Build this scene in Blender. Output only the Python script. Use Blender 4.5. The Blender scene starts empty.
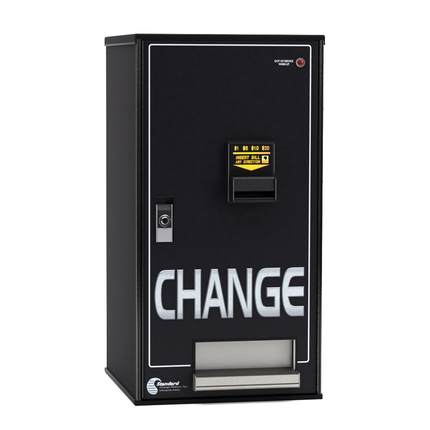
import bpy, bmesh, math, random
from mathutils import Vector, Matrix
random.seed(4)
S = bpy.context.scene
COL = S.collection
W, D, H = 0.3618, 0.385, 0.700          # cabinet width, depth, height in metres

# ------------------------------------------------------------------ materials
def nodes(name):
    m = bpy.data.materials.new(name); m.use_nodes = True
    nt = m.node_tree
    return m, nt, nt.nodes['Principled BSDF']

def mat(name, col, rough=0.5, metal=0.0, spec=0.5, bump=0.0, scale=900.0, var=0.0, var_scale=6.0,
        stretch=(1, 1, 1), coat=0.0, rough_var=0.0, dist=0.0004):
    m, nt, b = nodes(name)
    b.inputs['Base Color'].default_value = (*col, 1)
    b.inputs['Roughness'].default_value = rough
    b.inputs['Metallic'].default_value = metal
    b.inputs['Specular IOR Level'].default_value = spec
    b.inputs['Coat Weight'].default_value = coat
    b.inputs['Coat Roughness'].default_value = 0.15
    tc = nt.nodes.new('ShaderNodeTexCoord')
    mp = nt.nodes.new('ShaderNodeMapping'); mp.inputs['Scale'].default_value = stretch
    nt.links.new(tc.outputs['Object'], mp.inputs['Vector'])
    if bump:
        n = nt.nodes.new('ShaderNodeTexNoise'); n.inputs['Scale'].default_value = scale
        n.inputs['Detail'].default_value = 3
        nt.links.new(mp.outputs[0], n.inputs['Vector'])
        bp = nt.nodes.new('ShaderNodeBump'); bp.inputs['Strength'].default_value = bump
        bp.inputs['Distance'].default_value = dist
        nt.links.new(n.outputs['Fac'], bp.inputs['Height'])
        nt.links.new(bp.outputs[0], b.inputs['Normal'])
    if var or rough_var:
        n2 = nt.nodes.new('ShaderNodeTexNoise'); n2.inputs['Scale'].default_value = var_scale
        n2.inputs['Detail'].default_value = 6; n2.inputs['Roughness'].default_value = 0.65
        nt.links.new(mp.outputs[0], n2.inputs['Vector'])
        if var:
            r = nt.nodes.new('ShaderNodeMapRange')
            r.inputs['From Min'].default_value = 0.25; r.inputs['From Max'].default_value = 0.75
            r.inputs['To Min'].default_value = 1 - var; r.inputs['To Max'].default_value = 1 + var
            nt.links.new(n2.outputs['Fac'], r.inputs['Value'])
            mx = nt.nodes.new('ShaderNodeVectorMath'); mx.operation = 'SCALE'
            mx.inputs[0].default_value = col
            nt.links.new(r.outputs[0], mx.inputs['Scale'])
            nt.links.new(mx.outputs[0], b.inputs['Base Color'])
        if rough_var:
            r = nt.nodes.new('ShaderNodeMapRange')
            r.inputs['From Min'].default_value = 0.25; r.inputs['From Max'].default_value = 0.75
            r.inputs['To Min'].default_value = rough - rough_var; r.inputs['To Max'].default_value = rough + rough_var
            nt.links.new(n2.outputs['Fac'], r.inputs['Value'])
            nt.links.new(r.outputs[0], b.inputs['Roughness'])
    return m

M = dict(
    coat=mat('black_powder_coat', (0.0120, 0.0110, 0.0128), 0.5, spec=0.0008, bump=0.8, scale=600, var=0.75, var_scale=420, rough_var=0.06, dist=0.003, stretch=(1, 0.3, 1)),
    gloss=mat('black_gloss_enamel', (0.003, 0.003, 0.0035), 0.26, spec=0.16, bump=0.35, scale=240),
    edge=mat('black_folded_edge', (0.003, 0.003, 0.0035), 0.15, spec=0.32, bump=0.45, scale=230),
    bead=mat('black_bead_enamel', (0.022, 0.021, 0.023), 0.4, spec=0.007, bump=0.5, scale=350),
    rimcoat=mat('black_rim_coat', (0.0045, 0.0045, 0.005), 0.45, spec=0.012, bump=0.5, scale=300),
    matte=mat('black_void', (0.0012, 0.0012, 0.0014), 0.6, spec=0.08),
    overlay=mat('dark_navy_overlay', (0.0034, 0.0033, 0.0054), 0.45, spec=0.075, bump=0.4, scale=520, rough_var=0.06, var_scale=90, var=0.12, dist=0.0006),
    white=mat('white_ink', (0.45, 0.45, 0.50), 0.55, spec=0.2),
    grey_ink=mat('grey_ink', (0.22, 0.22, 0.25), 0.55, spec=0.2),
    letter=mat('silver_letter_paint', (0.37, 0.40, 0.435), 0.45, metal=0.35, spec=0.4, bump=0.5, scale=800, var=0.22, var_scale=700),
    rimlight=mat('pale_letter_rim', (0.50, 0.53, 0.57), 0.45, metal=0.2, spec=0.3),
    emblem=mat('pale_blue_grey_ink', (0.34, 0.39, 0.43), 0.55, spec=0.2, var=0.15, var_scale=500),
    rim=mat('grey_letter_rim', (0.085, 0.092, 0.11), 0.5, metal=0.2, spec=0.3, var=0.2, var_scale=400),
    steel=mat('brushed_steel', (0.27, 0.262, 0.252), 0.38, metal=0.8, bump=0.15, scale=600, var=0.16, var_scale=700,
              stretch=(0.25, 1, 1.3), rough_var=0.10),
    lip=mat('worn_steel_lip', (0.275, 0.262, 0.246), 0.36, metal=0.8, bump=0.15, scale=600, var=0.20, var_scale=650,
            stretch=(0.3, 1, 1.4), rough_var=0.08),
    shade_steel=mat('painted_shade_steel', (0.026, 0.022, 0.022), 0.5, metal=0.4, bump=0.6, scale=300, var=0.35, var_scale=350),  # steel darkened in colour to stand for shade in the cup
    lit_steel=mat('painted_lit_steel', (0.8, 0.78, 0.76), 0.4, metal=0.4),  # steel made paler in colour to stand for the lit tray wall
    ring=mat('bright_ring', (0.5, 0.46, 0.45), 0.3, metal=0.75),
    glint=mat('grey_edge_glint', (0.07, 0.07, 0.08), 0.35, spec=0.6),  # grey standing in for highlights on the black plastic edges
    chrome=mat('polished_chrome', (0.75, 0.74, 0.73), 0.14, metal=1.0),
    satin=mat('satin_zinc', (0.26, 0.265, 0.285), 0.5, metal=0.5, bump=0.3, scale=700, var=0.06, var_scale=400),
    plastic=mat('black_moulded_plastic', (0.0035, 0.0035, 0.0042), 0.34, spec=0.14, bump=0.2, scale=500),
    textured=mat('textured_black_plastic', (0.0050, 0.0048, 0.0066), 0.36, spec=0.2, bump=0.7, scale=620, dist=0.0009),
    yellow=None,
    orange=mat('orange_ink', (0.75, 0.22, 0.01), 0.4, spec=0.3),
    cream=mat('pale_yellow_ink', (0.88, 0.66, 0.22), 0.4, spec=0.3),
    red=mat('dark_red_lens', (0.09, 0.003, 0.004), 0.22, spec=0.3, coat=0.1),
    back=mat('white_studio_paper', (0.86, 0.86, 0.86), 0.9, spec=0.0),
)
# yellow ink whose own print runs from yellow in the middle to orange at the ends
m, nt, b = nodes('yellow_to_orange_ink')
tc = nt.nodes.new('ShaderNodeTexCoord'); sx = nt.nodes.new('ShaderNodeSeparateXYZ')
nt.links.new(tc.outputs['Object'], sx.inputs[0])
cr = nt.nodes.new('ShaderNodeValToRGB')
mr = nt.nodes.new('ShaderNodeMapRange'); mr.inputs['From Min'].default_value = 0.182; mr.inputs['From Max'].default_value = 0.2535
nt.links.new(sx.outputs[0], mr.inputs['Value']); nt.links.new(mr.outputs[0], cr.inputs[0])
e = cr.color_ramp.elements
e[0].position = 0.0; e[0].color = (0.62, 0.36, 0.06, 1)
e[1].position = 1.0; e[1].color = (0.62, 0.25, 0.09, 1)
for p, c in ((0.25, (0.70, 0.45, 0.012, 1)), (0.6, (0.72, 0.48, 0.015, 1))):
    q = cr.color_ramp.elements.new(p); q.color = c
nt.links.new(cr.outputs[0], b.inputs['Base Color']); b.inputs['Roughness'].default_value = 0.4
b.inputs['Specular IOR Level'].default_value = 0.3
M['yellow'] = m

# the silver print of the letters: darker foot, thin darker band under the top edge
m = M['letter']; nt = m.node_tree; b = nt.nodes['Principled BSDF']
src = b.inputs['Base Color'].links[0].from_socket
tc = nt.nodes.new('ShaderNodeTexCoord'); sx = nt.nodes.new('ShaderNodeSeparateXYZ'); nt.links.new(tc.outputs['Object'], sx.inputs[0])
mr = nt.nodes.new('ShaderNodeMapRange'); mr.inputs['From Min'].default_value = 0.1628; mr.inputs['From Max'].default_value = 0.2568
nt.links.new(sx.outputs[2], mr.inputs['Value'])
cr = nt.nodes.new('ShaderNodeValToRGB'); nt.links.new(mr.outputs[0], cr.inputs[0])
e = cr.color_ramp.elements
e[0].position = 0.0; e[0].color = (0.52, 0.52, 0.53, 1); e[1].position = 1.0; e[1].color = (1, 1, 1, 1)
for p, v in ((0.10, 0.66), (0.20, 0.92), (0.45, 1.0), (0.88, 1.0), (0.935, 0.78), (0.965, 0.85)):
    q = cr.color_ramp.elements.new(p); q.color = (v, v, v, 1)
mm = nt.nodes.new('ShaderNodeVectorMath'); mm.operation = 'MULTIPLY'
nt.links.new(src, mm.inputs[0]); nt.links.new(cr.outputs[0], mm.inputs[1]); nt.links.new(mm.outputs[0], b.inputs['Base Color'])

# ------------------------------------------------------------------ mesh helpers
def link(name, bm, m, parent=None, smooth=None):
    bmesh.ops.recalc_face_normals(bm, faces=bm.faces)
    me = bpy.data.meshes.new(name); bm.to_mesh(me); bm.free()
    if m: me.materials.append(m)
    if smooth is not None:
        for p in me.polygons: p.use_smooth = True
        me.set_sharp_from_angle(angle=math.radians(smooth))
    o = bpy.data.objects.new(name, me); COL.objects.link(o)
    if parent: o.parent = parent
    return o

def merge(dst, src):
    me = bpy.data.meshes.new('tmp'); src.to_mesh(me); src.free()
    dst.from_mesh(me); bpy.data.meshes.remove(me)

def box(bm, x0, x1, y0, y1, z0, z1, bev=0.0, seg=3):
    t = bmesh.new()
    bmesh.ops.create_cube(t, size=1)
    for v in t.verts:
        v.co = Vector((x0 if v.co.x < 0 else x1, y0 if v.co.y < 0 else y1, z0 if v.co.z < 0 else z1))
    if bev:
        bmesh.ops.bevel(t, geom=t.edges[:], offset=bev, segments=seg, affect='EDGES', profile=0.5)
    bmesh.ops.recalc_face_normals(t, faces=t.faces)
    merge(bm, t)

def slab(bm, x0, x1, z0, z1, y0, y1, holes, bev=0.0):
    """upright plate with rectangular openings cut through it"""
    xs = sorted({x0, x1, *[h[0] for h in holes], *[h[1] for h in holes]})
    zs = sorted({z0, z1, *[h[2] for h in holes], *[h[3] for h in holes]})
    t = bmesh.new(); V = {}
    def v(i, j, k):
        if (i, j, k) not in V: V[i, j, k] = t.verts.new((xs[i], (y0, y1)[k], zs[j]))
        return V[i, j, k]
    def solid(i, j):
        if not (0 <= i < len(xs) - 1 and 0 <= j < len(zs) - 1): return False
        cx, cz = (xs[i] + xs[i + 1]) / 2, (zs[j] + zs[j + 1]) / 2
        return not any(h[0] < cx < h[1] and h[2] < cz < h[3] for h in holes)
    for i in range(len(xs) - 1):
        for j in range(len(zs) - 1):
            if not solid(i, j): continue
            t.faces.new((v(i, j, 0), v(i + 1, j, 0), v(i + 1, j + 1, 0), v(i, j + 1, 0)))
            t.faces.new((v(i, j, 1), v(i, j + 1, 1), v(i + 1, j + 1, 1), v(i + 1, j, 1)))
            for di, dj, a, c in ((-1, 0, (i, j), (i, j + 1)), (1, 0, (i + 1, j), (i + 1, j + 1)),
                                 (0, -1, (i, j), (i + 1, j)), (0, 1, (i, j + 1), (i + 1, j + 1))):
                if not solid(i + di, j + dj):
                    t.faces.new((v(*a, 0), v(*c, 0), v(*c, 1), v(*a, 1)))
    bmesh.ops.recalc_face_normals(t, faces=t.faces)
    if bev:
        ed = [e for e in t.edges if len(e.link_faces) == 2 and e.calc_face_angle() > 0.5]
        bmesh.ops.bevel(t, geom=ed, offset=bev, segments=3, affect='EDGES', profile=0.5)
    merge(bm, t)

def prism_x(bm, prof, x0, x1, bev=0.0):
    """profile in (y, z) run along x"""
    t = bmesh.new()
    a = [t.verts.new((x0, y, z)) for y, z in prof]; c = [t.verts.new((x1, y, z)) for y, z in prof]
    n = len(prof)
    t.faces.new(a); t.faces.new(c[::-1])
    for i in range(n): t.faces.new((a[i], c[i], c[(i + 1) % n], a[(i + 1) % n]))
    bmesh.ops.recalc_face_normals(t, faces=t.faces)
    if bev: bmesh.ops.bevel(t, geom=t.edges[:], offset=bev, segments=2, affect='EDGES', profile=0.5)
    merge(bm, t)

def prism_y(bm, prof, y0, y1, bev=0.0):
    """profile in (x, z) given thickness from y0 to y1"""
    t = bmesh.new()
    a = [t.verts.new((x, y0, z)) for x, z in prof]; c = [t.verts.new((x, y1, z)) for x, z in prof]
    n = len(prof)
    t.faces.new(a); t.faces.new(c[::-1])
    for i in range(n): t.faces.new((a[i], c[i], c[(i + 1) % n], a[(i + 1) % n]))
    bmesh.ops.recalc_face_normals(t, faces=t.faces)
    if bev:
        ed = [e for e in t.edges if e.calc_face_angle() > 0.5]
        bmesh.ops.bevel(t, geom=ed, offset=bev, segments=2, affect='EDGES', profile=0.5)
    bmesh.ops.triangulate(t, faces=[f for f in t.faces if len(f.verts) > 4])
    merge(bm, t)

def lathe_y(bm, cx, cz, prof, n=48):
    """profile of (radius, y) turned about an axis along y"""
    t = bmesh.new(); rings = []
    for r, y in prof:
        if r < 1e-6: rings.append([t.verts.new((cx, y, cz))])
        else: rings.append([t.verts.new((cx + r * math.cos(2 * math.pi * i / n), y, cz + r * math.sin(2 * math.pi * i / n))) for i in range(n)])
    for A, B in zip(rings, rings[1:]):
        for i in range(n):
            j = (i + 1) % n
            f = [A[i % len(A)], A[j % len(A)], B[j % len(B)], B[i % len(B)]]
            g = []
            for q in f:
                if q not in g: g.append(q)
            if len(g) > 2: t.faces.new(g)
    bmesh.ops.recalc_face_normals(t, faces=t.faces)
    merge(bm, t)

def catmull(pts, steps=6):
    """points (x, z) are corners; points (x, z, 1) are curved through"""
    n = len(pts); out = []
    for i in range(n):
        p0, p1, p2, p3 = pts[i - 1], pts[i], pts[(i + 1) % n], pts[(i + 2) % n]
        out.append((p1[0], p1[1]))
        if len(p1) == 3 or len(p2) == 3:
            a = p0 if len(p1) == 3 else (2 * p1[0] - p2[0], 2 * p1[1] - p2[1])
            d = p3 if len(p2) == 3 else (2 * p2[0] - p1[0], 2 * p2[1] - p1[1])
            for k in range(1, steps):
                t = k / steps
                out.append(tuple(0.5 * (2 * p1[q] + (p2[q] - a[q]) * t + (2 * a[q] - 5 * p1[q] + 4 * p2[q] - d[q]) * t * t
                                        + (3 * p1[q] - a[q] - 3 * p2[q] + d[q]) * t ** 3) for q in (0, 1)))
    return out

def curve_mesh(name, loops, m, parent, y, depth, bevel):
    """filled outline with a rounded rim, standing on the plane at y and rising towards the viewer by depth"""
    cu = bpy.data.curves.new('outline', 'CURVE'); cu.dimensions = '2D'; cu.fill_mode = 'BOTH'
    for lp in loops:
        pts = [(x / 1000, z / 1000) for x, z in catmull(lp)]
        s = cu.splines.new('POLY'); s.points.add(len(pts) - 1); s.use_cyclic_u = True
        for q, (x, z) in zip(s.points, pts): q.co = (x, z, 0, 1)
    cu.extrude = max(depth - bevel, 0.00005); cu.bevel_depth = bevel; cu.bevel_resolution = 2; cu.offset = -bevel
    return curve_to_obj(name, cu, m, parent, y)

def curve_to_obj(name, cu, m, parent, y, fit=None, shear=0.0):
    tmp = bpy.data.objects.new('tmp', cu); COL.objects.link(tmp)
    dg = bpy.context.evaluated_depsgraph_get(); dg.update()
    me = bpy.data.meshes.new_from_object(tmp.evaluated_get(dg))
    bpy.data.objects.remove(tmp); bpy.data.curves.remove(cu)
    if fit:
        for v in me.vertices: v.co.x += shear * v.co.y
        xs = [v.co.x for v in me.vertices]; ys = [v.co.y for v in me.vertices]
        x0, x1, z0, z1 = [q / 1000 for q in fit]
        for v in me.vertices:
            v.co.x = x0 + (v.co.x - min(xs)) / (max(xs) - min(xs)) * (x1 - x0)
            v.co.y = z0 + (v.co.y - min(ys)) / (max(ys) - min(ys)) * (z1 - z0)
    for v in me.vertices: v.co = Vector((v.co.x, y - v.co.z, v.co.y))
    me.name = name; me.materials.clear(); me.materials.append(m)
    o = bpy.data.objects.new(name, me); COL.objects.link(o); o.parent = parent
    return o

GLYPHS = {
 'A': [[(0, 0), (.5, 1), (1, 0)], [(.2, .32), (.8, .32)]], 'B': [[(0, 0), (0, 1), (.7, 1), (.92, .85), (.92, .65), (.7, .52), (0, .52)], [(.7, .52), (1, .38), (1, .15), (.75, 0), (0, 0)]],
 'C': [[(1, .75), (.85, 1), (.15, 1), (0, .8), (0, .2), (.15, 0), (.85, 0), (1, .25)]], 'D': [[(0, 0), (0, 1), (.7, 1), (1, .75), (1, .25), (.7, 0), (0, 0)]],
 'E': [[(1, 1), (0, 1), (0, 0), (1, 0)], [(0, .52), (.85, .52)]], 'F': [[(1, 1), (0, 1), (0, 0)], [(0, .5), (.85, .5)]], 'H': [[(0, 0), (0, 1)], [(1, 0), (1, 1)], [(0, .5), (1, .5)]],
 'I': [[(.5, 0), (.5, 1)]], 'L': [[(0, 1), (0, 0), (1, 0)]], 'N': [[(0, 0), (0, 1)], [(.1, .93), (.9, .07)], [(1, 0), (1, 1)]],
 'O': [[(.5, 0), (.15, 0), (0, .2), (0, .8), (.15, 1), (.85, 1), (1, .8), (1, .2), (.85, 0), (.5, 0)]], 'R': [[(0, 0), (0, 1), (.75, 1), (1, .85), (1, .6), (.75, .46), (0, .46)], [(.6, .46), (1, 0)]],
 'S': [[(1, .8), (.8, 1), (.2, 1), (0, .82), (0, .66), (.2, .53), (.8, .47), (1, .34), (1, .18), (.8, 0), (.2, 0), (0, .2)]], 'T': [[(0, 1), (1, 1)], [(.5, 1), (.5, 0)]],
 'U': [[(0, 1), (0, .2), (.18, 0), (.82, 0), (1, .2), (1, 1)]], 'V': [[(0, 1), (.5, 0), (1, 1)]], 'W': [[(-.15, 1), (.15, 0), (.5, .85), (.85, 0), (1.15, 1)]],
 'Y': [[(0, 1), (.5, .45), (1, 1)], [(.5, .45), (.5, 0)]], '1': [[(.1, .75), (.55, 1), (.55, 0)]],
 '2': [[(0, .78), (.18, 1), (.82, 1), (1, .82), (1, .62), (0, 0), (1, 0)]], '5': [[(1, 1), (.1, 1), (.05, .55), (.75, .62), (1, .48), (1, .15), (.8, 0), (.2, 0), (0, .15)]],
 '0': [[(.5, 0), (.15, 0), (0, .2), (0, .8), (.15, 1), (.85, 1), (1, .8), (1, .2), (.85, 0), (.5, 0)]], ' ': []}
GLYPHS['$'] = GLYPHS['S'] + [[(.5, -.16), (.5, 1.16)]]

def block_text(name, body, fit, m, parent, y, weight=0.18, shear=0.0, aspect=0.55, gap=0.32):
    """bold grotesque lettering drawn stroke by stroke; fit is x0, x1, z0, z1 in millimetres"""
    x0, x1, z0, z1 = [q / 1000 for q in fit]
    h = z1 - z0
    adv = [(0.45 if ch == 'I' else 1.15 if ch == 'W' else 1.0) for ch in body]
    total = sum(adv) * aspect + gap * (len(body) - 1) + weight
    kx = (x1 - x0 - shear * h) / (total * h) * h
    t = bmesh.new(); pen = weight / 2; n = 0
    for ch, a in zip(body, adv):
        for line in GLYPHS[ch]:
            gx = lambda q: (q if ch != 'I' else 0.5)
            P = []
            for px, pz in line:
                px = pen + gx(px) * aspect * a; pz = weight / 2 + pz * (1 - weight)
                P.append(Vector((px, pz)))
            for e in (0, -1):
                d = (P[e] - P[1 if e == 0 else -2]).normalized()
                if (P[0] - P[-1]).length > 1e-4: P[e] = P[e] + d * weight / 2
            Lq, Rq = [], []
            for i, p in enumerate(P):
                a1 = (P[i] - P[i - 1]).normalized() if i else None
                a2 = (P[i + 1] - P[i]).normalized() if i < len(P) - 1 else None
                if (P[0] - P[-1]).length < 1e-4 and (a1 is None or a2 is None):
                    a1, a2 = (P[-1] - P[-2]).normalized(), (P[1] - P[0]).normalized()
                d1 = a1 or a2; d2 = a2 or a1
                nn = Vector((-d1.y - d2.y, d1.x + d2.x))
                nn = nn.normalized() if nn.length > 1e-4 else Vector((-d1.y, d1.x))
                k = min(1.6, 1 / max(0.35, abs(nn.dot(Vector((-d2.y, d2.x))))))
                Lq.append(p + nn * weight / 2 * k); Rq.append(p - nn * weight / 2 * k)
            yy = y - 0.00012 - 0.000012 * (n % 7); n += 1
            va = [t.verts.new((x0 + (q.x * kx) + shear * q.y * h, yy, z0 + q.y * h)) for q in Lq]
            vb = [t.verts.new((x0 + (q.x * kx) + shear * q.y * h, yy, z0 + q.y * h)) for q in Rq]
            for i in range(len(P) - 1):
                t.faces.new((va[i], vb[i], vb[i + 1], va[i + 1]))
        pen += aspect * a + gap
    bmesh.ops.recalc_face_normals(t, faces=t.faces)
    ex = bmesh.ops.extrude_face_region(t, geom=t.faces[:])
    for v in ex['geom']:
        if isinstance(v, bmesh.types.BMVert): v.co.y += 0.0002
    return link(name, t, m, parent)

def text(name, body, fit, m, parent, y, bold=0.0, shear=0.0, spacing=1.0):
    cu = bpy.data.curves.new('writing', 'FONT'); cu.body = body; cu.size = 1.0
    cu.extrude = 0.0001; cu.offset = bold; cu.space_character = spacing; cu.resolution_u = 4
    return curve_to_obj(name, cu, m, parent, y, fit, shear)

# ------------------------------------------------------------------ the change machine
root = bpy.data.objects.new('change_machine', None); COL.objects.link(root)
root['label'] = 'tall black metal change machine with silver CHANGE lettering on its door'
root['category'] = 'change machine'

# cabinet shell: side panels, back panel, folded front flanges
bm = bmesh.new()
box(bm, 0.0000, 0.0041, 0.0012, D, 0.0040, 0.6960, 0.0014)
box(bm, W - 0.0041, W, 0.0012, D, 0.0040, 0.6960, 0.0014)
box(bm, 0.0035, W - 0.0035, D - 0.005, D - 0.001, 0.005, 0.695)
shell = link('cabinet_shell', bm, M['coat'], root, 35)
for x0, x1 in ((0.0002, 0.0043), (0.0047, 0.0085), (W - 0.0043, W - 0.0002), (W - 0.0082, W - 0.0047)):
    bm = bmesh.new(); box(bm, x0, x1, -0.0008, 0.022, 0.0085, 0.6925, 0.0018, 5)
    link('front_flange', bm, M['edge'], root, 60)
bm = bmesh.new(); box(bm, 0.0050, W - 0.0050, 0.060, 0.062, 0.006, 0.694)
link('inner_bulkhead', bm, M['matte'], root)

# top lid and bottom rim with rolled edges
bm = bmesh.new()
box(bm, -0.0026, W + 0.0026, -0.0010, D + 0.0035, 0.6907, 0.7004, 0.0040, 5)
for a, c in ((-0.0026, 0.0012), (W - 0.0012, W + 0.0026)):
    box(bm, a, c, 0.0006, D + 0.003, 0.6818, 0.6965, 0.0018, 4)
box(bm, 0.0090, W - 0.0090, -0.0004, 0.006, 0.6885, 0.6925, 0.0009)
link('top_lid', bm, M['coat'], root, 35)
for a, c in ((-0.0031, -0.0008), (W + 0.0008, W + 0.0029)):
    bm = bmesh.new(); box(bm, a, c, 0.0004, D + 0.0034, 0.6806, 0.6842, 0.00105, 4); link('rolled_edge', bm, M['bead'], root, 60)
bm = bmesh.new()
box(bm, -0.0016, W + 0.0016, -0.0022, 0.006, 0.6896, 0.6998, 0.0030, 5)
link('lid_front', bm, M['rimcoat'], root, 35)
bm = bmesh.new()
box(bm, -0.0030, W + 0.0026, -0.0010, D + 0.002, 0.0000, 0.0085, 0.0011, 3)
for a, c in ((-0.0040, 0.0012), (W - 0.0012, W + 0.0030)):
    box(bm, a, c, 0.0006, D + 0.003, 0.0014, 0.0108, 0.0022, 4)
link('bottom_rim', bm, M['rimcoat'], root, 35)

# continuous hinge on the right and the screw heads of the right side
bm = bmesh.new()
z = 0.016; k = 0
while z < 0.684:
    t = bmesh.new()
    bmesh.ops.create_cone(t, cap_ends=True, segments=16, radius1=0.00155, radius2=0.00155, depth=0.0119,
                          matrix=Matrix.Translation((0.35325 + (0.00022 if k % 2 else 0), -0.0005, z + 0.006)))
    merge(bm, t); z += 0.0127; k += 1
link('hinge', bm, M['edge'], root, 40)
for z in (0.559, 0.420, 0.226):
    t = bmesh.new()
    bmesh.ops.create_uvsphere(t, u_segments=16, v_segments=8, radius=0.0032,
                              matrix=Matrix.Translation((W, 0.007, z)) @ Matrix.Diagonal((0.62, 1, 1, 1)))
    link('screw_head', t, M['gloss'], root, 60)

# door with openings for the lock pocket and the coin tray
tray = (0.1132, 0.3093, 0.0500, 0.1178)
lock = (0.0332, 0.0722, 0.3080, 0.3962)
bm = bmesh.new()
slab(bm, 0.0103, 0.3508, 0.0118, 0.6882, -0.0010, 0.0180, [tray, lock], 0.0022)
door = link('door', bm, M['matte'], root, 35)
for x0, x1 in ((0.0104, 0.0132), ):
    bm = bmesh.new(); box(bm, x0, x1, -0.0022, 0.002, 0.0150, 0.6868, 0.00135, 5); link('door_edge', bm, M['edge'], door, 60)
bm = bmesh.new()
slab(bm, 0.0166, 0.3446, 0.0150, 0.6846, -0.0016, -0.0008, [tray, (0.0326, 0.0728, 0.3074, 0.3968)], 0.0002)
link('door_overlay', bm, M['overlay'], door)

# white pinstripe
def stripe(pts, r, w):
    P = [Vector(p) for p in pts]; path = [P[0]]
    for i in range(1, len(P) - 1):
        a = (P[i - 1] - P[i]).normalized(); c = (P[i + 1] - P[i]).normalized()
        o = P[i] + (a + c) * r
        for k in range(9):
            t = k / 8 * math.pi / 2
            path.append(o - c * r * math.cos(t) - a * r * math.sin(t))
    path.append(P[-1])
    L, R = [], []
    for i, p in enumerate(path):
        d = (path[min(i + 1, len(path) - 1)] - path[max(i - 1, 0)]).normalized()
        n = Vector((-d.y, d.x)); L.append(p + n * w / 2); R.append(p - n * w / 2)
    t = bmesh.new()
    for i in range(len(path) - 1):
        q = [L[i], L[i + 1], R[i + 1], R[i]]
        top = [t.verts.new((v.x / 1000, -0.0019, v.y / 1000)) for v in q]
        t.faces.new(top)
    bmesh.ops.remove_doubles(t, verts=t.verts, dist=1e-6)
    bmesh.ops.recalc_face_normals(t, faces=t.faces)
    ex = bmesh.ops.extrude_face_region(t, geom=t.faces[:])
    for v in ex['geom']:
        if isinstance(v, bmesh.types.BMVert): v.co.y += 0.0003
    return t
link('pinstripe', stripe([(103.6, 73.9), (24.5, 73.9), (24.5, 679.7), (334.9, 679.7), (334.9, 73.9), (313.0, 73.9)], 4.6, 2.35), M['white'], door)

# the raised silver letters C H A N G E
c = 1
LETTERS = [
 [[(77.3 - 4.0, 256.8), (58, 256.8), (51.5, 256.3, c), (45.9, 253.6, c), (40.2, 245.6, c), (36.0, 230.2, c), (34.0, 210.0, c), (35.4, 190.6, c), (38.8, 176.4, c),
   (44.5, 167.2, c), (51.5, 163.2, c), (58, 162.8), (74.0, 162.8), (74.0, 180.4), (59.5, 180.4), (55.0, 181.4, c), (51.6, 184.6, c), (48.8, 193.5, c), (47.7, 210.1, c),
   (48.8, 227.0, c), (51.9, 235.2, c), (55.5, 238.2, c), (60, 238.7), (72.9, 238.7)]],
 [[(77.3, 256.8), (89.3, 256.8), (89.3, 218.3), (110.8, 218.3), (110.8, 256.8), (123.7, 256.8), (123.7, 162.8), (110.8, 162.8), (110.8, 201.0),
   (89.3, 201.0), (89.3, 162.8), (77.3, 162.8)]],
 [[(142.9, 256.8), (156.1, 256.8), (175.2, 162.8), (163.1, 162.8), (159.0, 184.4), (140.2, 184.4), (136.4, 162.8), (125.0, 162.8)],
  [(149.6, 229.0), (143.4, 200.8), (155.4, 200.8)]],
 [[(174.9, 256.8), (191.0, 256.8), (212.0, 190.0), (212.0, 256.8), (223.2, 256.8), (223.2, 162.8), (208.0, 162.8), (186.4, 231.5), (186.4, 162.8), (174.9, 162.8)]],
 [[(277.9, 256.8), (253, 256.8), (245.5, 256.2, c), (239.6, 253.6, c), (233.0, 245.2, c), (229.0, 231.0, c), (227.3, 211.0, c), (228.9, 191.0, c), (232.7, 175.7, c),
   (238.6, 166.9, c), (245.0, 163.4, c), (252, 162.8), (277.9, 162.8), (277.9, 219.4), (250.9, 219.4), (250.9, 201.2), (266.2, 201.2), (266.2, 182.0), (251.5, 182.0),
   (247.4, 183.2, c), (243.8, 187.9, c), (241.2, 198.0, c), (240.4, 211.3, c), (241.6, 226.0, c), (245.2, 236.0, c), (249.5, 239.2, c), (254.5, 239.7), (277.9, 239.7)]],
 [[(325.1, 256.8), (304, 256.8), (297.0, 256.1, c), (290.6, 252.4, c), (284.8, 241.9, c), (281.6, 225.7, c), (280.8, 209.4, c), (282.6, 190.3, c), (287.2, 174.8, c),
   (292.4, 167.0, c), (298.5, 163.3, c), (305, 162.8), (325.1, 162.8), (325.1, 182.2), (306.5, 182.2), (301.4, 184.0, c), (298.0, 188.8, c), (294.5, 200.6), (325.1, 200.6),
   (325.1, 219.8), (294.5, 219.8), (297.9, 232.4, c), (301.4, 237.6, c), (306.5, 239.6), (325.1, 239.6)]],
]
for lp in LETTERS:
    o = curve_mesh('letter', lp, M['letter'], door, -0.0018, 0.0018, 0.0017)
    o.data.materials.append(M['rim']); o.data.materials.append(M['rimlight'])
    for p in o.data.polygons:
        if p.normal.y > -0.97: p.material_index = 2 if p.normal.z > 0.45 else 1  # emboss shading of the print put into rim colour: pale facing up, grey elsewhere

# caption of the service lamp
text('caption', 'OUT OF SERVICE', (264.4, 300.6, 648.1, 652.0), M['white'], door, -0.0018, 0.02)
text('caption', 'WHEN LIT', (272.4, 293.4, 642.2, 646.1), M['white'], door, -0.0018, 0.02)

# maker's emblem and name
em = curve_mesh('emblem', [[(48.2, 43.0), (45.0, 49.0, c), (39.6, 51.7, c), (34.3, 52.3, c), (27.8, 50.6, c), (23.0, 46.0, c), (20.1, 39.7, c), (20.1, 33.3, c),
    (21.9, 27.9, c), (26.2, 22.9, c), (32.1, 21.1, c), (37.5, 22.2, c), (39.8, 26.2, c), (39.8, 30.5, c), (36.9, 34.3, c), (34.3, 38.2, c), (33.5, 41.9, c), (34.8, 45.6, c),
    (38.0, 48.1, c), (42.3, 47.9, c), (45.5, 46.0, c)]], M['emblem'], door, -0.0018, 0.0003, 0.00005)
for x0, x1, z, w in ((23.4, 32.8, 46.6, 0.8), (21.6, 32.8, 42.2, 0.8), (20.4, 33.6, 37.4, 0.9), (20.4, 35.6, 32.8, 0.9), (22.2, 38.6, 28.2, 0.9), (26.2, 38.6, 24.2, 0.7)):
    bm = bmesh.new()
    box(bm, (x0 + 1) / 1000, x1 / 1000, -0.00235, -0.0018, (z - w / 2) / 1000, (z + w / 2) / 1000)
    link('emblem_band', bm, M['overlay'], em)
text('maker_name', 'Standard', (38.6, 82.0, 37.3, 44.0), M['white'], door, -0.0018, 0.035, 0.28, 1.05)
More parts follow.
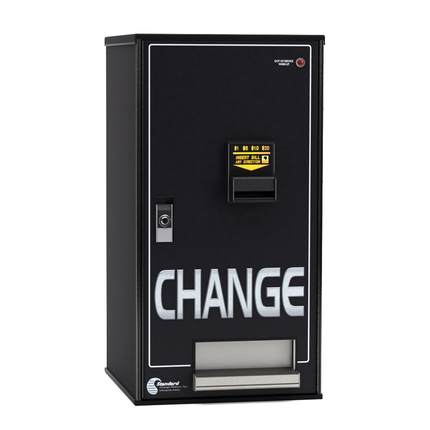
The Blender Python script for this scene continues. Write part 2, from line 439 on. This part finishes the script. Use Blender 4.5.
text('maker_name', 'Change-Makers, Inc.', (44.3, 98.1, 31.4, 35.6), M['grey_ink'], door, -0.0018, 0.0, 0.0, 1.1)
text('maker_name', 'Indianapolis, Indiana', (44.3, 83.2, 25.8, 29.6), M['grey_ink'], door, -0.0018, 0.0, 0.0, 1.05)

# ------------------------------------------------------------------ lock with its pocket
bm = bmesh.new()
slab(bm, 0.0330, 0.0725, 0.3078, 0.3964, -0.0028, 0.0140, [(0.0352, 0.0703, 0.3088, 0.3940)], 0.0005)
lk = link('lock', bm, M['plastic'], root)
bm = bmesh.new(); box(bm, 0.0345, 0.0710, 0.010, 0.012, 0.308, 0.395)
link('pocket', bm, M['textured'], lk)
bm = bmesh.new()
prism_x(bm, [(-0.0030, 0.3372), (-0.0030, 0.3700), (0.0040, 0.3815), (0.0095, 0.3815), (0.0095, 0.3372)], 0.0393, 0.0662, 0.0006)
link('handle', bm, M['textured'], lk)
for x0, x1 in ((0.0374, 0.0390), (0.0665, 0.0679)):
    bm = bmesh.new(); box(bm, x0, x1, -0.0048, 0.009, 0.3100, 0.3808, 0.0005)
    link('handle_rail', bm, M['satin'], lk)
bm = bmesh.new(); box(bm, 0.0393, 0.0666, -0.0044, 0.009, 0.3104, 0.3366, 0.0007)
link('latch_plate', bm, M['satin'], lk)
cx, cz = 0.0533, 0.3508
bm = bmesh.new()
lathe_y(bm, cx, cz, [(0.0114, -0.003), (0.0114, -0.0062), (0.0108, -0.0072), (0.0098, -0.0070), (0.0094, -0.0052), (0.0094, -0.003)])
link('lock_collar', bm, M['chrome'], lk, 30)
bm = bmesh.new()
lathe_y(bm, cx, cz, [(0.0093, -0.0045), (0.0070, -0.0047), (0.0070, -0.0078), (0.0064, -0.0084), (0.0042, -0.0082), (0.0040, -0.0050), (0.0, -0.0050)])
link('lock_cylinder', bm, M['chrome'], lk, 30)
bm = bmesh.new()
lathe_y(bm, cx, cz, [(0.0039, -0.0055), (0.0028, -0.0076), (0.0, -0.0078)])
link('lock_core', bm, M['matte'], lk, 30)
bm = bmesh.new()
box(bm, cx - 0.0007, cx + 0.0007, -0.0086, -0.006, cz - 0.0052, cz + 0.0052)
link('key_slot', bm, M['matte'], lk)

# ------------------------------------------------------------------ bill acceptor
bm = bmesh.new()
box(bm, 0.1729, 0.2622, -0.0142, -0.0040, 0.3835, 0.4966, 0.0013, 4)
acc = link('bill_acceptor', bm, M['plastic'], root, 35)
bm = bmesh.new(); box(bm, 0.1706, 0.2670, -0.0052, -0.0012, 0.3800, 0.4994, 0.0014); link('base_plate', bm, M['matte'], acc)
for x0, x1, z0 in ((0.1729, 0.1743, 0.3865), (0.2610, 0.2622, 0.4380)):
    bm = bmesh.new(); box(bm, x0, x1, -0.0150, -0.0135, z0, 0.4935, 0.0004); link('edge_glint', bm, M['glint'], acc)  # added slivers that paint the highlight on the bezel edges
bm = bmesh.new(); box(bm, 0.1772, 0.2580, -0.0147, -0.0130, 0.4345, 0.4935, 0.0003)
link('label_panel', bm, M['matte'], acc)
yl = -0.0147
for s, f in (('$1', (184.9, 192.9, 482.7, 489.7)), ('$5', (201.1, 210.3, 482.7, 489.7)), ('$10', (217.6, 231.0, 482.7, 489.7)), ('$20', (238.0, 251.6, 482.7, 489.7))):
    block_text('bill_value', s, f, M['yellow'], acc, yl, 0.19)
bm = bmesh.new(); box(bm, 0.1820, 0.2536, yl - 0.0003, yl + 0.0002, 0.4753, 0.4784); link('rule_line', bm, M['yellow'], acc)
block_text('instruction', 'INSERT BILL', (187.0, 234.4, 465.6, 471.8), M['yellow'], acc, yl, 0.19, 0.12)
block_text('instruction', 'ANY DIRECTION', (187.0, 234.4, 457.9, 463.3), M['yellow'], acc, yl, 0.18, 0.12)
bm = bmesh.new(); prism_y(bm, [(0.1820, 0.4550), (0.2525, 0.4550), (0.2171, 0.4440)], yl - 0.0003, yl + 0.0002)
link('arrow', bm, M['yellow'], acc)
bm = bmesh.new(); box(bm, 0.2380, 0.2500, yl - 0.0003, yl + 0.0002, 0.4580, 0.4716); ic = link('bill_icon', bm, M['cream'], acc)
bm = bmesh.new(); box(bm, 0.2388, 0.2488, yl - 0.0005, yl - 0.0002, 0.4588, 0.4628); link('icon_bar', bm, M['orange'], ic)
bm = bmesh.new(); prism_y(bm, catmull([(0.2402, 0.4668), (0.2415, 0.4692), (0.2432, 0.4706, c), (0.2462, 0.4706, c), (0.2478, 0.4684, c), (0.2472, 0.4656, c), (0.2450, 0.4636, c), (0.2436, 0.4652, c), (0.2424, 0.4664, c)]), yl - 0.0005, yl - 0.0002)
link('icon_face', bm, M['matte'], ic)
# mouth
bm = bmesh.new()
prism_x(bm, [(-0.0135, 0.4055), (-0.0315, 0.4055), (-0.0345, 0.4075), (-0.0325, 0.4300), (-0.0300, 0.4320), (-0.0135, 0.4330)], 0.1795, 0.2587, 0.0006)
link('upper_jaw', bm, M['textured'], acc)
bm = bmesh.new()
prism_x(bm, [(-0.0135, 0.3850), (-0.0330, 0.3864), (-0.0352, 0.3885), (-0.0352, 0.3925), (-0.0330, 0.3938), (-0.0135, 0.3960)], 0.1795, 0.2587, 0.0008)
link('lower_jaw', bm, M['plastic'], acc)
for x0, x1 in ((0.1774, 0.1794), (0.2588, 0.2606)):
    bm = bmesh.new()
    prism_x(bm, [(-0.0135, 0.3848), (-0.0350, 0.3862), (-0.0366, 0.3885), (-0.0358, 0.4295), (-0.0335, 0.4322), (-0.0135, 0.4335)], x0, x1, 0.0007)
    ck = link('mouth_cheek', bm, M['plastic'], acc, 40)
    bm = bmesh.new(); box(bm, x0 + 0.0003, x0 + 0.0016, -0.0372, -0.0350, 0.3892, 0.4285, 0.0004); link('cheek_glint', bm, M['glint'], ck)  # highlight on the cheek front painted as a grey sliver
bm = bmesh.new(); box(bm, 0.1790, 0.2600, -0.0160, -0.0136, 0.3950, 0.4070)
link('bill_slot', bm, M['matte'], acc)

# ------------------------------------------------------------------ service lamp
cx, cz = 0.3146, 0.6473
bm = bmesh.new()
lathe_y(bm, cx, cz, [(0.0086, -0.0010), (0.0086, -0.0034), (0.0081, -0.0043), (0.0074, -0.0042), (0.0069, -0.0030), (0.0069, -0.0010)])
lamp = link('indicator_lamp', bm, M['ring'], root, 30)
bm = bmesh.new()
lathe_y(bm, cx, cz, [(0.0069, -0.0028)] + [(0.0069 * math.cos(a * math.pi / 12), -0.0028 - 0.0030 * math.sin(a * math.pi / 12)) for a in range(1, 7)])
link('red_lens', bm, M['red'], lamp, 60)

# ------------------------------------------------------------------ coin tray
bm = bmesh.new()
slab(bm, 0.1076, 0.3120, 0.0505, 0.1222, -0.0030, -0.0012, [(0.1132, 0.3093, 0.0400, 0.1178)], 0.0003)
ct = link('coin_tray', bm, M['matte'], root)
bm = bmesh.new()
box(bm, 0.1080, 0.3086, 0.0220, 0.0232, 0.0560, 0.1330, 0.0003)
link('back_plate', bm, M['steel'], ct)
bm = bmesh.new(); box(bm, 0.3080, 0.3092, 0.0012, 0.0110, 0.0580, 0.1190, 0.0002)
link('side_liner', bm, M['lit_steel'], ct)
bm = bmesh.new(); box(bm, 0.3094, 0.3110, 0.0005, 0.045, 0.0500, 0.1300); box(bm, 0.1110, 0.1130, 0.0005, 0.045, 0.0500, 0.1300)
box(bm, 0.1078, 0.3092, 0.0005, 0.045, 0.1342, 0.1360)
link('tray_chute', bm, M['matte'], ct)
bm = bmesh.new()
prism_x(bm, [(0.0215, 0.0592), (-0.0235, 0.0510), (-0.0235, 0.0544), (-0.0268, 0.0544), (-0.0270, 0.0380), (-0.0240, 0.0378), (-0.0240, 0.0363),
             (-0.0272, 0.0360), (-0.0272, 0.0322), (-0.0235, 0.0290), (-0.0035, 0.0290), (-0.0035, 0.0505), (0.0215, 0.0550)], 0.1098, 0.3098, 0.0004)
cup = link('cup', bm, M['lip'], ct)
bm = bmesh.new(); prism_x(bm, [(0.0218, 0.0612), (0.0218, 0.0604), (-0.0232, 0.0522), (-0.0232, 0.0530)], 0.1102, 0.3094)
link('cup_floor', bm, M['shade_steel'], cup)  # dark sheet over the cup bottom, its shade painted in
bm = bmesh.new(); box(bm, 0.1099, 0.3097, -0.0262, -0.0238, 0.03645, 0.03775)
link('cup_groove', bm, M['shade_steel'], cup)  # dark bar set into the groove to paint its shade
for x0, x1 in ((0.1084, 0.1097), (0.3099, 0.3112)):
    bm = bmesh.new()
    prism_x(bm, [(-0.0030, 0.0580), (-0.0240, 0.0562), (-0.0276, 0.0535), (-0.0276, 0.0322), (-0.0236, 0.0280), (-0.0030, 0.0270)], x0, x1, 0.0003)
    link('cup_end', bm, M['steel'], ct)

# ------------------------------------------------------------------ the setting: seamless white sweep
bm = bmesh.new()
prof = [(-0.75, 0.0), (0.9, 0.0)]
R0 = 0.7
for i in range(1, 13):
    a = i / 12 * math.pi / 2
    prof.append((0.9 + R0 * math.sin(a), R0 - R0 * math.cos(a)))
prof.append((1.6, 2.4))
A = [bm.verts.new((-2.4, y, z - 0.0005)) for y, z in prof]; B = [bm.verts.new((3.0, y, z - 0.0005)) for y, z in prof]
for i in range(len(prof) - 1): bm.faces.new((A[i], B[i], B[i + 1], A[i + 1]))
sweep = link('backdrop', bm, M['back'], None, 60)
sweep['kind'] = 'structure'

# ------------------------------------------------------------------ lamps of the studio and an added edge light
def area(name, loc, target, sx_, sy_, power, col=(1, 1, 1)):
    l = bpy.data.lights.new(name, 'AREA'); l.shape = 'RECTANGLE'; l.size = sx_; l.size_y = sy_; l.energy = power; l.color = col
    o = bpy.data.objects.new(name, l); COL.objects.link(o); o.location = loc
    o.rotation_euler = (Vector(target) - Vector(loc)).to_track_quat('-Z', 'Y').to_euler()
    return o
area('overhead_softbox', (0.3, 0.0, 2.3), (0.3, 0.15, 0), 4.2, 2.5, 265)
area('backdrop_softbox', (0.3, 0.75, 2.4), (0.3, 1.6, 0.7), 4.2, 0.5, 55)
area('key_softbox', (2.3, -1.9, 1.35), (0.2, 0, 0.35), 0.7, 0.9, 36)
area('left_softbox', (-1.9, -2.2, 1.2), (0.15, 0, 0.3), 0.9, 1.2, 10)
area('rim_softbox', (2.1, -1.4, 0.9), (0.35, 0, 0.4), 0.3, 1.6, 16)
area('added_edge_light', (-2.0, -0.9, 0.8), (0.0, 0, 0.35), 0.25, 1.6, 7)  # extra unseen lamp put in to brighten the rounded left edges
area('fill_softbox', (2.3, -2.9, 1.7), (0.3, 0, 0.6), 1.0, 0.8, 14)

w = bpy.data.worlds.new('World'); S.world = w; w.use_nodes = True
bg = w.node_tree.nodes['Background']; bg.inputs[0].default_value = (1, 1, 1, 1); bg.inputs[1].default_value = 0.03

# ------------------------------------------------------------------ camera
cam = bpy.data.cameras.new('camera'); co = bpy.data.objects.new('camera', cam); COL.objects.link(co)
r = Vector((0.97855804, -0.20595167, 0.0028425)); u = Vector((0.01389731, 0.0797881, 0.99671497)); f = Vector((0.20550191, 0.97530394, -0.08093947))
mw = Matrix((r, u, -f)).transposed().to_4x4(); mw.translation = Vector((-0.55593808, -3.35370301, 0.63788333))
co.matrix_world = mw
cam.sensor_width = 36; cam.lens = 36 * 1818.532 / 430; cam.clip_start = 0.05; cam.clip_end = 100
S.camera = co
S.view_settings.view_transform = 'Standard'; S.view_settings.look = 'None'
S.view_settings.exposure = 0; S.view_settings.gamma = 1
